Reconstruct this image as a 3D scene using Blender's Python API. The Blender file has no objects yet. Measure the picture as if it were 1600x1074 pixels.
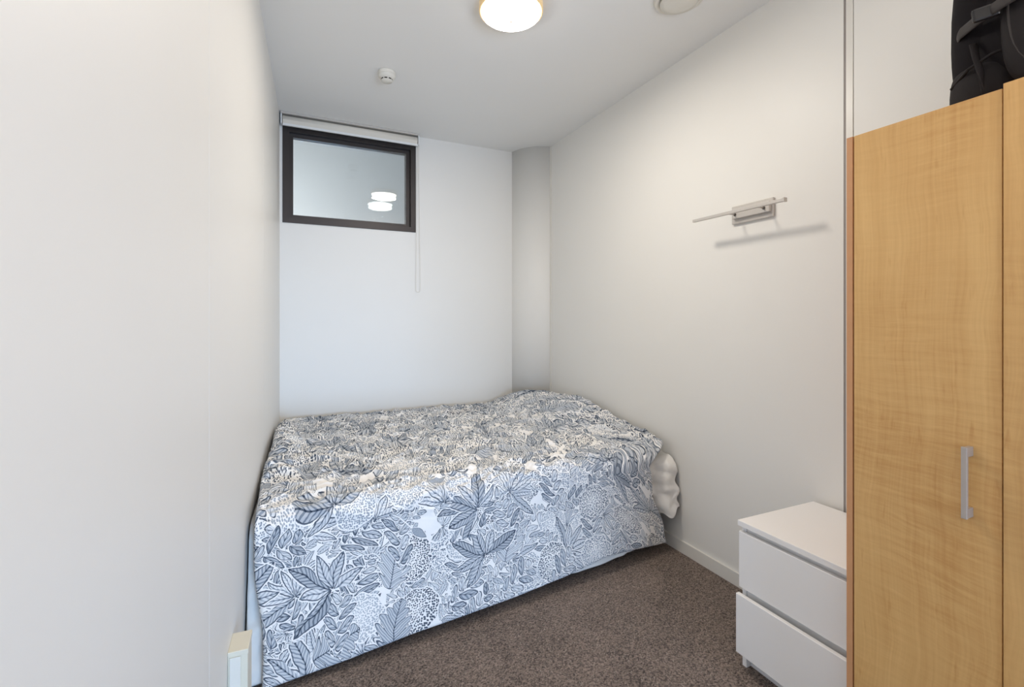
import bpy, bmesh, math, random
import numpy as np
from mathutils import Vector, Matrix

S = bpy.context.scene
C = S.collection
PI = math.pi

# ------------------------------------------------------------------ camera
YAW = math.radians(24.4)
cam_d = bpy.data.cameras.new('camera')
cam_d.sensor_width = 36.0
cam_d.lens = 749.0 / 1600.0 * 36.0
cam_d.shift_y = -(537.0 - 495.0) / 1600.0
cam_d.clip_start = 0.02
cam = bpy.data.objects.new('camera', cam_d)
cam.location = (0, 0, 1.31)
cam.rotation_euler = (PI / 2, 0, -YAW)
C.objects.link(cam)
S.camera = cam

# ------------------------------------------------------------------ world, lights, exposure
S.view_settings.view_transform = 'Standard'
S.view_settings.look = 'None'
S.view_settings.exposure = 0.03
S.view_settings.gamma = 1.0
S.view_settings.use_curve_mapping = False

wd = bpy.data.worlds.new('sky')
S.world = wd
wd.use_nodes = True
wd.node_tree.nodes['Background'].inputs[0].default_value = (0.62, 0.76, 1.0, 1)
wd.node_tree.nodes['Background'].inputs[1].default_value = 0.3


def area(name, loc, size, sizey, power, col, direction):
    l = bpy.data.lights.new(name, 'AREA')
    l.shape = 'RECTANGLE'
    l.size = size
    l.size_y = sizey
    l.energy = power
    l.color = col
    o = bpy.data.objects.new(name, l)
    o.location = loc
    o.rotation_euler = Vector(direction).to_track_quat('-Z', 'Y').to_euler()
    C.objects.link(o)
    return o


# daylight through the glazed balcony door of the rear wall (behind the camera)
dl = area('daylight', (0.95, -2.66, 0.75), 1.7, 1.3, 42, (0.42, 0.66, 1.0), (-0.16, 1, -0.09))
dl.data.spread = math.radians(95)
# added fill light from above, behind the camera; no lamp known there
area('rear_fill', (0.95, -1.1, 2.70), 1.3, 1.6, 18, (1.0, 0.86, 0.72), (0.10, 0.45, -1))
# added upward fill behind the camera that lifts the ceiling; no real fitting
area('upward_fill', (1.3, -0.9, 1.75), 0.9, 0.9, 25, (1.0, 0.88, 0.76), (0.0, 0.5, 1))
# light added beyond the high internal window to brighten its glass
area('beyond_fill', (-0.9, 4.6, 2.0), 1.2, 0.8, 54, (1.0, 0.945, 0.89), (0.35, 1, 0.3))


# ------------------------------------------------------------------ helpers
def lin(r, g, b):
    def f(c):
        c /= 255.0
        return c / 12.92 if c <= 0.04045 else ((c + 0.055) / 1.055) ** 2.4
    return (f(r), f(g), f(b), 1)


def link(name, me, parent=None, m=None, smooth=False):
    o = bpy.data.objects.new(name, me)
    C.objects.link(o)
    if parent:
        o.parent = parent
    if m:
        me.materials.append(m)
    if smooth:
        me.polygons.foreach_set('use_smooth', [True] * len(me.polygons))
    return o


def fin(name, bm, m, parent=None, smooth=False):
    bmesh.ops.recalc_face_normals(bm, faces=bm.faces)
    me = bpy.data.meshes.new(name)
    bm.to_mesh(me)
    bm.free()
    return link(name, me, parent, m, smooth)


def thing(name, label, cat, loc=(0, 0, 0), rotz=0, group=None):
    o = bpy.data.objects.new(name, None)
    o.empty_display_size = 0.1
    C.objects.link(o)
    o.location = loc
    o.rotation_euler = (0, 0, rotz)
    o['label'] = label
    o['category'] = cat
    if group:
        o['group'] = group
    return o


def tag(o, label, cat):
    o['label'] = label
    o['category'] = cat
    return o


def struct(o, label=None):
    o['kind'] = 'structure'
    if label:
        o['label'] = label
    return o


def bx(bm, x0, x1, y0, y1, z0, z1, bevel=0.0, seg=2):
    """axis aligned box, optionally bevelled"""
    t = bmesh.new()
    bmesh.ops.create_cube(t, size=1)
    for v in t.verts:
        v.co = Vector((x0 + (v.co.x + .5) * (x1 - x0), y0 + (v.co.y + .5) * (y1 - y0), z0 + (v.co.z + .5) * (z1 - z0)))
    if bevel > 0:
        bmesh.ops.bevel(t, geom=list(t.edges), offset=bevel, segments=seg, profile=0.5, affect='EDGES')
    merge(bm, t)


def merge(bm, t, mat=None):
    if mat is not None:
        t.transform(mat)
    me = bpy.data.meshes.new('tmp')
    t.to_mesh(me)
    t.free()
    bm.from_mesh(me)
    bpy.data.meshes.remove(me)


def box_obj(name, dims, m, parent=None, bevel=0.0, seg=2):
    bm = bmesh.new()
    bx(bm, *dims, bevel=bevel, seg=seg)
    return fin(name, bm, m, parent)


def tube(bm, pts, r, seg=10, flat=None):
    """round (or flattened) bar along a polyline"""
    rings = []
    n = len(pts)
    pts = [Vector(p) for p in pts]
    up = Vector((0, 0, 1))
    d0 = (pts[1] - pts[0]).normalized()
    if abs(d0.dot(up)) > 0.95:
        up = Vector((0, 1, 0))
    for i, p in enumerate(pts):
        d = (pts[min(i + 1, n - 1)] - pts[max(i - 1, 0)]).normalized()
        s = d.cross(up).normalized()
        u = s.cross(d).normalized()
        rr = r[i] if isinstance(r, (list, tuple)) else r
        fa, fb = (rr, rr) if flat is None else flat
        rings.append([bm.verts.new(p + s * (fa * math.cos(2 * PI * k / seg)) + u * (fb * math.sin(2 * PI * k / seg))) for k in range(seg)])
    for i in range(n - 1):
        for k in range(seg):
            bm.faces.new((rings[i][k], rings[i][(k + 1) % seg], rings[i + 1][(k + 1) % seg], rings[i + 1][k]))
    bm.faces.new(rings[0])
    bm.faces.new(list(reversed(rings[-1])))


def lathe(bm, prof, cx, cy, seg=48):
    """prof: list of (r, z); closed at r=0 ends"""
    rings = []
    for r, z in prof:
        if r < 1e-6:
            rings.append([bm.verts.new((cx, cy, z))])
        else:
            rings.append([bm.verts.new((cx + r * math.cos(2 * PI * k / seg), cy + r * math.sin(2 * PI * k / seg), z)) for k in range(seg)])
    for i in range(len(rings) - 1):
        a, b = rings[i], rings[i + 1]
        for k in range(seg):
            k2 = (k + 1) % seg
            if len(a) == 1 and len(b) > 1:
                bm.faces.new((a[0], b[k2], b[k]))
            elif len(b) == 1 and len(a) > 1:
                bm.faces.new((a[k], a[k2], b[0]))
            elif len(a) > 1:
                bm.faces.new((a[k], a[k2], b[k2], b[k]))


# ------------------------------------------------------------------ node expressions
class E:
    """a float socket (or number) with operators that build Math nodes"""
    nt = None

    def __init__(self, s):
        self.s = s

    @staticmethod
    def m(op, *args, clamp=False):
        n = E.nt.nodes.new('ShaderNodeMath')
        n.operation = op
        n.use_clamp = clamp
        for i, a in enumerate(args):
            if isinstance(a, E):
                E.nt.links.new(a.s, n.inputs[i])
            else:
                n.inputs[i].default_value = float(a)
        return E(n.outputs[0])

    def __add__(s, o): return E.m('ADD', s, o)
    def __radd__(s, o): return E.m('ADD', o, s)
    def __sub__(s, o): return E.m('SUBTRACT', s, o)
    def __rsub__(s, o): return E.m('SUBTRACT', o, s)
    def __mul__(s, o): return E.m('MULTIPLY', s, o)
    def __rmul__(s, o): return E.m('MULTIPLY', o, s)
    def __truediv__(s, o): return E.m('DIVIDE', s, o)
    def __rtruediv__(s, o): return E.m('DIVIDE', o, s)
    def __neg__(s): return E.m('MULTIPLY', s, -1)
    def lt(s, o): return E.m('LESS_THAN', s, o)
    def gt(s, o): return E.m('GREATER_THAN', s, o)
    def abs(s): return E.m('ABSOLUTE', s)
    def sin(s): return E.m('SINE', s)
    def cos(s): return E.m('COSINE', s)
    def floor(s): return E.m('FLOOR', s)
    def fract(s): return E.m('FRACT', s)
    def sqrt(s): return E.m('SQRT', s)
    def pow(s, p): return E.m('POWER', s, p)
    def cl(s): return E.m('ADD', s, 0, clamp=True)
    def min(s, o): return E.m('MINIMUM', s, o)
    def max(s, o): return E.m('MAXIMUM', s, o)


def combine(x, y, z=0.0):
    n = E.nt.nodes.new('ShaderNodeCombineXYZ')
    for i, a in enumerate((x, y, z)):
        if isinstance(a, E):
            E.nt.links.new(a.s, n.inputs[i])
        else:
            n.inputs[i].default_value = a
    return n.outputs[0]


def separate(sock):
    n = E.nt.nodes.new('ShaderNodeSeparateXYZ')
    E.nt.links.new(sock, n.inputs[0])
    return E(n.outputs[0]), E(n.outputs[1]), E(n.outputs[2])


def voronoi(x, y, scale, rnd=1.0, feature='F1'):
    n = E.nt.nodes.new('ShaderNodeTexVoronoi')
    n.voronoi_dimensions = '2D'
    n.feature = feature
    E.nt.links.new(combine(x, y), n.inputs['Vector'])
    n.inputs['Scale'].default_value = scale
    n.inputs['Randomness'].default_value = rnd
    return n


def noise2(x, y, scale, detail=2.0, rough=0.5):
    n = E.nt.nodes.new('ShaderNodeTexNoise')
    n.noise_dimensions = '2D'
    E.nt.links.new(combine(x, y), n.inputs['Vector'])
    n.inputs['Scale'].default_value = scale
    n.inputs['Detail'].default_value = detail
    n.inputs['Roughness'].default_value = rough
    return E(n.outputs[0])


def white(a, b):
    n = E.nt.nodes.new('ShaderNodeTexWhiteNoise')
    n.noise_dimensions = '2D'
    E.nt.links.new(combine(a, b), n.inputs['Vector'])
    return E(n.outputs['Value'])


def mixc(f, a, b):
    n = E.nt.nodes.new('ShaderNodeMix')
    n.data_type = 'RGBA'
    if isinstance(f, E):
        E.nt.links.new(f.s, n.inputs[0])
    else:
        n.inputs[0].default_value = f
    for i, c in ((6, a), (7, b)):
        if isinstance(c, tuple):
            n.inputs[i].default_value = c
        else:
            E.nt.links.new(c, n.inputs[i])
    return n.outputs[2]


def new_mat(name, col=(0.8, 0.8, 0.8, 1), rough=0.5, metal=0.0, spec=0.5):
    m = bpy.data.materials.new(name)
    m.use_nodes = True
    b = m.node_tree.nodes['Principled BSDF']
    b.inputs['Base Color'].default_value = col
    b.inputs['Roughness'].default_value = rough
    b.inputs['Metallic'].default_value = metal
    b.inputs['Specular IOR Level'].default_value = spec
    return m, m.node_tree, b


def coords(nt, kind='Object'):
    n = nt.nodes.new('ShaderNodeTexCoord')
    return n.outputs[kind]


def noisy(name, col, rough=0.5, metal=0.0, spec=0.5, var=0.06, scale=6.0, bump=0.0, bscale=120.0, bdist=0.001):
    """procedural surface: base colour with soft mottling and a fine bump"""
    m, nt, b = new_mat(name, col, rough, metal, spec)
    g = nt.nodes.new('ShaderNodeNewGeometry').outputs['Position']
    n = nt.nodes.new('ShaderNodeTexNoise')
    n.inputs['Scale'].default_value = scale
    n.inputs['Detail'].default_value = 3
    nt.links.new(g, n.inputs['Vector'])
    E.nt = nt
    c2 = tuple(max(0, c * (1 - var)) for c in col[:3]) + (1,)
    c1 = tuple(min(1, c * (1 + var * .5)) for c in col[:3]) + (1,)
    nt.links.new(mixc(E(n.outputs[0]), c1, c2), b.inputs['Base Color'])
    if bump > 0:
        n2 = nt.nodes.new('ShaderNodeTexNoise')
        n2.inputs['Scale'].default_value = bscale
        n2.inputs['Detail'].default_value = 2
        nt.links.new(g, n2.inputs['Vector'])
        bp = nt.nodes.new('ShaderNodeBump')
        bp.inputs['Strength'].default_value = bump
        bp.inputs['Distance'].default_value = bdist
        nt.links.new(n2.outputs[0], bp.inputs['Height'])
        nt.links.new(bp.outputs[0], b.inputs['Normal'])
    return m


M_wall = noisy('wall_paint', lin(238, 236, 231), 0.42, spec=0.3, var=0.02, scale=1.5, bump=0.12, bscale=90, bdist=0.0006)
M_ceil = noisy('ceiling_paint', lin(244, 243, 240), 0.85, spec=0.2, var=0.015, scale=2.0)
M_gap = noisy('joint_shadow_gap', lin(112, 106, 99), 0.9, spec=0.1)
M_trim = noisy('trim_gloss_paint', lin(232, 229, 222), 0.3, spec=0.45, var=0.02)
M_joint_shade = noisy('grey_joint_shade', lin(150, 142, 138), 0.6)  # shade inside the recessed wall joint, put into the grey
M_wplastic = noisy('white_plastic', lin(232, 228, 218), 0.4, var=0.02)
M_cream = noisy('cream_plastic', lin(228, 222, 204), 0.45, var=0.03)
M_frame = noisy('bronze_anodised_frame', lin(58, 53, 52), 0.36, metal=0.35, var=0.08, bump=0.05, bscale=400)
M_blind = noisy('blind_fabric', lin(232, 226, 214), 0.8, var=0.02, bump=0.15, bscale=500)
M_brail = noisy('blind_bottom_rail', lin(240, 240, 238), 0.35, var=0.01)
M_steel = noisy('brushed_steel', lin(205, 200, 194), 0.42, metal=0.25, var=0.05, bump=0.06, bscale=300)
M_handle = noisy('satin_nickel', lin(186, 175, 166), 0.38, metal=0.5, var=0.05, bump=0.05, bscale=300)
M_screw = noisy('dark_screw', lin(90, 84, 78), 0.5, metal=0.6)
M_malm = noisy('white_foil', lin(249, 247, 245), 0.33, spec=0.5, var=0.01)
M_malm_in = noisy('white_board_inside', lin(205, 202, 198), 0.6, var=0.02)
M_black = noisy('black_nylon', lin(22, 18, 21), 0.75, spec=0.15, var=0.25, scale=14, bump=0.4, bscale=700, bdist=0.0008)
M_black2 = noisy('charcoal_nylon', lin(34, 30, 31), 0.7, spec=0.2, var=0.2, scale=18, bump=0.4, bscale=700, bdist=0.0008)
M_grey_nylon = noisy('grey_webbing', lin(44, 38, 37), 0.65, var=0.1, bump=0.4, bscale=900, bdist=0.0006)
M_buckle = noisy('black_buckle_plastic', lin(26, 25, 27), 0.3, var=0.05)
M_linen = noisy('white_cotton', lin(238, 236, 232), 0.85, spec=0.1, var=0.03, scale=9, bump=0.3, bscale=60, bdist=0.004)
M_mattress = noisy('mattress_ticking', lin(225, 222, 215), 0.9, var=0.04, bump=0.2, bscale=200)
M_basewood = noisy('bed_base_fabric', lin(70, 64, 60), 0.9, var=0.1)
M_beyond = noisy('corridor_paint', lin(205, 210, 214), 0.8, var=0.02)
def mat_rim():
    m, nt, b = new_mat('gold_tinted_glass_rim', lin(226, 196, 148), 0.3)
    g = nt.nodes.new('ShaderNodeNewGeometry').outputs['Position']
    n = nt.nodes.new('ShaderNodeTexNoise')
    nt.links.new(g, n.inputs['Vector'])
    E.nt = nt
    nt.links.new(mixc(E(n.outputs[0]), lin(230, 200, 150), lin(215, 182, 130)), b.inputs['Emission Color'])
    b.inputs['Emission Strength'].default_value = 0.3
    return m


M_rim = mat_rim()
M_brass = noisy('aged_gold_metal', lin(150, 118, 70), 0.45, metal=0.3, var=0.04)
M_dark = noisy('dark_slot', lin(40, 26, 24), 0.8)


def mat_glass():
    m, nt, b = new_mat('window_glass', (0.90, 0.94, 0.96, 1), 0.0)
    b.inputs['Transmission Weight'].default_value = 1.0
    b.inputs['IOR'].default_value = 1.55
    n = nt.nodes.new('ShaderNodeTexNoise')
    n.inputs['Scale'].default_value = 2.0
    bp = nt.nodes.new('ShaderNodeBump')
    bp.inputs['Strength'].default_value = 0.0015
    nt.links.new(n.outputs[0], bp.inputs['Height'])
    nt.links.new(bp.outputs[0], b.inputs['Normal'])
    return m


def mat_lamp():
    m, nt, b = new_mat('opal_glass_lit', (0.95, 0.93, 0.88, 1), 0.2)
    E.nt = nt
    g = nt.nodes.new('ShaderNodeNewGeometry').outputs['Position']
    n = nt.nodes.new('ShaderNodeTexNoise')
    n.inputs['Scale'].default_value = 5
    nt.links.new(g, n.inputs['Vector'])
    nt.links.new(mixc(E(n.outputs[0]), (1, 0.925, 0.82, 1), (1, 0.94, 0.85, 1)), b.inputs['Emission Color'])
    b.inputs['Emission Strength'].default_value = 13.0
    return m


def mat_wood(name, base, dark, seed=0.0):
    m, nt, b = new_mat(name, base, 0.38, spec=0.4)
    E.nt = nt
    g = nt.nodes.new('ShaderNodeNewGeometry').outputs['Position']
    x, y, z = separate(g)
    # fine vertical grain + fiddleback ripple across + slow clouds; veneer lies in the y-z plane
    w = noise2(y + seed, z, 3.0, 2) * 0.05
    grain = noise2((y + w + seed) * 160.0, z * 3.0, 1.0, 3, 0.6)
    grain2 = noise2((y + w + seed) * 40.0, z * 1.2, 1.0, 2)
    rip = noise2(y * 7.0 + seed + x * 3, (z + w * 0.9 - y * 0.05) * 75.0, 1.0, 3, 0.65)
    cloud = noise2(y * 4 + seed, z * 1.6, 1.0, 2)
    ripm = ((cloud - 0.4) * 4.0).cl()
    f = (grain - 0.5) * 0.5 + (grain2 - 0.5) * 0.5 + (rip - 0.5) * 1.0 * (0.3 + ripm * 0.7) + (cloud - 0.5) * 0.9 + 0.5
    # short darker flecks
    fl = noise2(y * 60 + seed, (z + w) * 9.0, 1.0, 2, 0.6)
    f = f + ((fl - 0.66) * 6.0).cl() * 0.35
    nt.links.new(mixc(f.cl(), base, dark), b.inputs['Base Color'])
    bp = nt.nodes.new('ShaderNodeBump')
    bp.inputs['Strength'].default_value = 0.06
    bp.inputs['Distance'].default_value = 0.0005
    nt.links.new(grain.s, bp.inputs['Height'])
    nt.links.new(bp.outputs[0], b.inputs['Normal'])
    return m


def mat_carpet():
    m, nt, b = new_mat('loop_carpet', lin(92, 80, 73), 0.95, spec=0.05)
    E.nt = nt
    g = nt.nodes.new('ShaderNodeNewGeometry').outputs['Position']
    x, y, z = separate(g)
    v = voronoi(x, y, 210.0, 1.0)
    cr, cg, cb = separate(v.outputs['Color'])
    d = E(v.outputs['Distance'])
    n1 = noise2(x, y, 120.0, 3, 0.7)
    n2 = noise2(x, y, 5.0, 2, 0.5)
    f = (cr - 0.5) * 0.75 + (n1 - 0.5) * 1.1 + (n2 - 0.5) * 0.35 + 0.5
    c = mixc(f.cl(), lin(51, 43, 38), lin(154, 136, 124))
    fleck = cg.gt(0.965)
    c = mixc(fleck * 0.35, c, lin(190, 178, 165))
    nt.links.new(c, b.inputs['Base Color'])
    bp = nt.nodes.new('ShaderNodeBump')
    bp.inputs['Strength'].default_value = 0.7
    bp.inputs['Distance'].default_value = 0.004
    nt.links.new((d * -1.0 + n1 * 0.6).s, bp.inputs['Height'])
    nt.links.new(bp.outputs[0], b.inputs['Normal'])
    b.inputs['Sheen Weight'].default_value = 0.15
    return m


# ---- the printed foliage: overlapping layers of drawn leaf motifs, one motif per jittered cell
def mat_floral():
    m, nt, b = new_mat('foliage_print_cotton', (0.85, 0.85, 0.85, 1), 0.8, spec=0.15)
    E.nt = nt
    uvn = nt.nodes.new('ShaderNodeTexCoord').outputs['UV']
    U, Vv, _ = separate(uvn)
    wx = noise2(U, Vv, 5.0, 2) - 0.5
    wy = noise2(U + 7.3, Vv + 3.1, 5.0, 2) - 0.5
    fx = noise2(U + 1.3, Vv, 28.0, 2) - 0.5
    fy = noise2(U + 4.3, Vv + 8.1, 28.0, 2) - 0.5
    u = U + wx * 0.05 + fx * 0.008
    v = Vv + wy * 0.05 + fy * 0.008

    grainn = noise2(U, Vv, 420.0, 2, 0.7)

    def cell(scale, ou, ov, rnd, rot_amp):
        vn = voronoi(u + ou, v + ov, scale, rnd)
        px, py, _ = separate(vn.outputs['Position'])
        r1, r2, r3 = separate(vn.outputs['Color'])
        # Position comes back unscaled in texture space
        lx = (u + ou - px) * scale
        ly = (v + ov - py) * scale
        ang = (r1 - 0.5) * rot_amp
        c, s = ang.cos(), ang.sin()
        x = lx * c - ly * s
        y = lx * s + ly * c
        return x, y, r1, r2, r3

    def shade(inside_d, hatch, line, tone):
        """inside_d <0 inside; returns mask, ink. tone: base tint"""
        pass

    def fan(x, y, r2, r3, n, R, w, k, lim=-2.0):
        # leaves radiating from the base of the plant
        th = E.m('ARCTAN2', y, x)
        r = (x * x + y * y).sqrt()
        a = th * (n / (2 * PI)) + r2
        idx = a.floor()
        tl = (a - idx - 0.5) * (2 * PI / n)
        h = white(idx, r3 * 37.0)
        Rl = R * (0.62 + h * 0.42)
        la = ((idx + 0.5 - r2) * (2 * PI / n)).sin()
        gone = la.lt(lim) * 10.0
        uu = r * tl.cos()
        vv = (r * tl.sin())
        bend = (uu * 5.0 + h * 6).sin() * 0.012
        vv = (vv + bend).abs()
        t = (uu / Rl).cl()
        prof = (t * PI).sin().pow(0.75) * w * (0.75 + h * 0.5)
        d = vv - prof
        d = d.max((uu - Rl)) + gone
        hatch = ((uu - vv * 1.3) * k).sin()
        mid = vv.lt(0.007)
        tone = 0.20 + h * 0.50
        return d, hatch, mid, tone

    def spray(x, y, r2, r3, L, sp, k):
        ax = x.abs()
        yy = y - ax * 0.75 + (x.gt(0) * sp * 0.35)
        j = (yy / sp).floor()
        c = yy - (j + 0.5) * sp
        h = white(j + x.gt(0) * 17.0, r3 * 53.0)
        taper = (1.0 - (yy.abs() / L).pow(2.0)).cl()
        Ll = L * 0.72 * (0.55 + h * 0.45) * (0.25 + taper * 0.75)
        t = (ax / Ll).cl()
        prof = (t * PI).sin().pow(0.7) * sp * 0.46
        d = c.abs() - prof
        d = d.max(ax - Ll).max(yy.abs() - L * 0.95)
        stem = (ax - 0.006).max(y.abs() - L)
        hatch = ((ax * 1.0 - c.abs() * 1.4) * k).sin()
        mid = c.abs().lt(0.006)
        tone = 0.25 + h * 0.45
        return d, hatch, mid, tone, stem

    def lobed(x, y, R, k, r3):
        ax = x.abs()
        t = ((y + R) / (2 * R)).cl()
        lob = 0.62 + ((y - ax * 0.8) * (15.0 / R / 2.0)).sin().abs() * 0.42
        prof = (t * PI).sin().pow(0.6) * R * 0.78 * lob
        d = (ax - prof).max(y.abs() - R)
        hatch = ((y - ax * 0.8) * k).sin()
        vein = ((y - ax * 0.8) * (15.0 / R / 2.0)).sin().abs().lt(0.10)
        mid = ax.lt(0.009).max(vein)
        return d, hatch, mid, 0.35 + r3 * 0.35

    def comp(prev, d, hatch, mid, tone, out_w=0.012, halo=0.022, contrast=0.38, extra=None):
        """draw a motif over the previous ink"""
        inside = d.lt(0.0)
        outline = (d + out_w).abs().lt(out_w * 0.7)
        ink = tone * 0.70 + (hatch.gt(0.30) * contrast * 0.85 * (0.5 + tone * 0.6)) - 0.04
        ink = ink + (mid * 0.45)
        ink = ink.max(outline * 0.88)
        cov = d.lt(halo)
        val = inside * ink
        return prev * (1.0 - cov) + val

    def gate(d, sel):
        # sel 1 keeps the motif, 0 removes it
        return d + (1.0 - sel) * 10.0

    # background: tiny loose sprigs and pin dots
    x, y, r1, r2, r3 = cell(9.5, 0.31, 0.73, 0.5, 4.0)
    d, ha, mi, to, stem = spray(x, y, r2, r3, 0.50, 0.24, 50.0)
    ink = comp(U * 0.0, d, ha, mi, to * 0.7, out_w=0.016, halo=0.02)
    x, y, r1, r2, r3 = cell(7.3, 0.57, 0.17, 0.4, 4.2)
    d, ha, mi, to = fan(x, y, r2, r3, 7.0, 0.62, 0.095, 70.0, -0.6)
    ink = comp(ink, d, ha, mi, to * 0.6, out_w=0.013, halo=0.018)
    x, y, r1, r2, r3 = cell(5.3, 0.21, 0.93, 0.5, 3.2)
    d, ha, mi, to = lobed(x, y, 0.40, 110.0, r2)
    ink = comp(ink, gate(d, r3.lt(0.45)), ha, mi, to * 0.5, out_w=0.010, halo=0.016)
    x, y, r1, r2, r3 = cell(4.7, 0.91, 0.53, 0.4, 3.2)
    d, ha, mi, to, stem = spray(x, y, r2, r3, 0.54, 0.20, 85.0)
    ink = comp(ink, gate(d, r3.gt(0.3)), ha, mi, to * 0.7, out_w=0.010, halo=0.016)
    x, y, r1, r2, r3 = cell(4.4, 0.71, 0.33, 0.4, 2.8)
    d, ha, mi, to = fan(x, y, r2, r3, 13.0, 0.56, 0.050, 130.0, -0.3)
    ink = comp(ink, d, ha, mi, to * 0.55, out_w=0.008, halo=0.012)

    # dotted round flower heads
    def balls(prev, scale, ou, ov, thr, R, dens):
        x, y, r1, r2, r3 = cell(scale, ou, ov, 0.45, 6.2)
        r = (x * x + y * y * 0.8).sqrt()
        th = E.m('ARCTAN2', y, x)
        Rr = R * (1.0 + (th * 9.0).sin() * 0.04)
        dd = gate(r - Rr, r1.lt(thr))
        dv = voronoi(u, v, dens, 0.7)
        dots = E(dv.outputs['Distance']).lt(0.27 + (r / R) * 0.16)
        val = dd.lt(0.0) * dots * (0.45 + r3 * 0.5)
        cov = dd.lt(0.02)
        return prev * (1.0 - cov) + val

    ink = balls(ink, 5.6, 0.13, 0.41, 0.55, 0.42, 135.0)

    # leafy sprays
    x, y, r1, r2, r3 = cell(4.3, 0.77, 0.11, 0.35, 2.4)
    d, ha, mi, to, stem = spray(x, y, r2, r3, 0.52, 0.175, 95.0)
    ink = comp(ink, stem, ha * 0.0, mi * 0.0, to * 0.0 + 0.75, out_w=0.0005, halo=0.0)
    ink = comp(ink, gate(d, r2.lt(0.85)), ha, mi, to)

    # fan leaf clusters, light then darker
    x, y, r1, r2, r3 = cell(3.5, 0.05, 0.62, 0.4, 2.6)
    d, ha, mi, to = fan(x, y, r2, r3, 11.0, 0.60, 0.066, 120.0, -0.25)
    ink = comp(ink, gate(d, r3.lt(0.66)), ha, mi, to * 0.75, out_w=0.008, halo=0.014)

    ink = balls(ink, 4.4, 0.93, 0.27, 0.34, 0.36, 120.0)

    x, y, r1, r2, r3 = cell(3.8, 0.49, 0.87, 0.4, 2.6)
    d, ha, mi, to = lobed(x, y, 0.36, 150.0, r2)
    ink = comp(ink, gate(d, r3.lt(0.5)), ha, mi, to, out_w=0.010, halo=0.016)

    x, y, r1, r2, r3 = cell(4.0, 0.66, 0.34, 0.4, 3.0)
    d, ha, mi, to, stem = spray(x, y, r2, r3, 0.46, 0.19, 80.0)
    ink = comp(ink, gate(d, r3.gt(0.45)), ha, mi, to, out_w=0.011, halo=0.018)

    x, y, r1, r2, r3 = cell(3.1, 0.23, 0.19, 0.45, 2.4)
    d, ha, mi, to = fan(x, y, r2, r3, 9.0, 0.56, 0.078, 110.0, -0.45)
    ink = comp(ink, gate(d, r3.gt(0.5)), ha, mi, to + 0.04, out_w=0.008, halo=0.014)

    # a few solid dark drops
    x, y, r1, r2, r3 = cell(5.2, 0.4, 0.05, 0.6, 5.0)
    t = ((y + 0.2) / 0.42).cl()
    d = x.abs() - (t * PI).sin().pow(0.7) * 0.095 * (1.25 - t * 0.8)
    ink = comp(ink, gate(d, r3.gt(0.86)), grainn * 4 - 2.2, x.gt(9), r1 * 0.0 + 0.78, out_w=0.006, halo=0.014)

    ink = (ink * (0.80 + grainn * 0.45)).cl()
    ramp = nt.nodes.new('ShaderNodeValToRGB')
    nt.links.new(ink.s, ramp.inputs[0])
    el = ramp.color_ramp.elements
    el[0].position = 0.0
    el[0].color = lin(245, 243, 241)
    el[1].position = 1.0
    el[1].color = lin(46, 58, 75)
    for p, c in ((0.10, lin(236, 236, 237)), (0.32, lin(206, 209, 213)), (0.62, lin(140, 150, 163))):
        e = el.new(p)
        e.color = c
    nt.links.new(ramp.outputs[0], b.inputs['Base Color'])
    bp = nt.nodes.new('ShaderNodeBump')
    bp.inputs['Strength'].default_value = 0.25
    bp.inputs['Distance'].default_value = 0.004
    cr = noise2(U, Vv, 38.0, 3, 0.6)
    nt.links.new(cr.s, bp.inputs['Height'])
    nt.links.new(bp.outputs[0], b.inputs['Normal'])
    b.inputs['Sheen Weight'].default_value = 0.1
    return m


M_glass = mat_glass()
M_lamp = mat_lamp()
M_wood = mat_wood('maple_veneer', lin(226, 184, 122), lin(196, 146, 86))
M_wood2 = mat_wood('maple_veneer_second', lin(222, 178, 116), lin(192, 142, 84), 3.7)
M_edge = noisy('maple_edge_band', lin(205, 150, 105), 0.5, var=0.1, scale=30)
M_inner = noisy('dark_gap_in_cabinet', lin(84, 52, 30), 0.8)
M_carpet = mat_carpet()
M_floral = mat_floral()

# ------------------------------------------------------------------ room shell
ZC = 2.743            # ceiling
XR = 1.963            # right wall
Y0 = -2.60            # rear end of the room
# left wall runs very slightly askew
LC = Vector((-0.0958, 3.761, 0))
LW = Vector((-0.0380, -0.9993, 0)).normalized()     # towards the camera
LN = Vector((0.9993, -0.0380, 0)).normalized()      # into the room


def xl(y):
    return LC.x - 0.03803 * (3.761 - y)


struct(box_obj('floor', (-0.8, 2.6, Y0 - 0.2, 4.0, -0.05, 0.0), M_carpet), 'dark brown-grey loop pile carpet')
# ceiling stops at the back wall; the space beyond the window has its own
struct(box_obj('ceiling', (-0.8, 2.6, Y0 - 0.2, 3.95, ZC, ZC + 0.08), M_ceil))


def oriented_slab(name, p0, d, n, u0, u1, z0, z1, depth, m, parent=None, bevel=0.0):
    """slab whose room-side face runs from p0+u0*d to p0+u1*d, thickness away from n"""
    bm = bmesh.new()
    t = bmesh.new()
    bmesh.ops.create_cube(t, size=1)
    for v in t.verts:
        uu = u0 + (v.co.x + .5) * (u1 - u0)
        dd = -depth * (v.co.y + .5)
        zz = z0 + (v.co.z + .5) * (z1 - z0)
        v.co = p0 + d * uu + n * dd + Vector((0, 0, zz))
    if bevel:
        bmesh.ops.bevel(t, geom=list(t.edges), offset=bevel, segments=2, profile=0.5, affect='EDGES')
    merge(bm, t)
    return fin(name, bm, m, parent)


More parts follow.
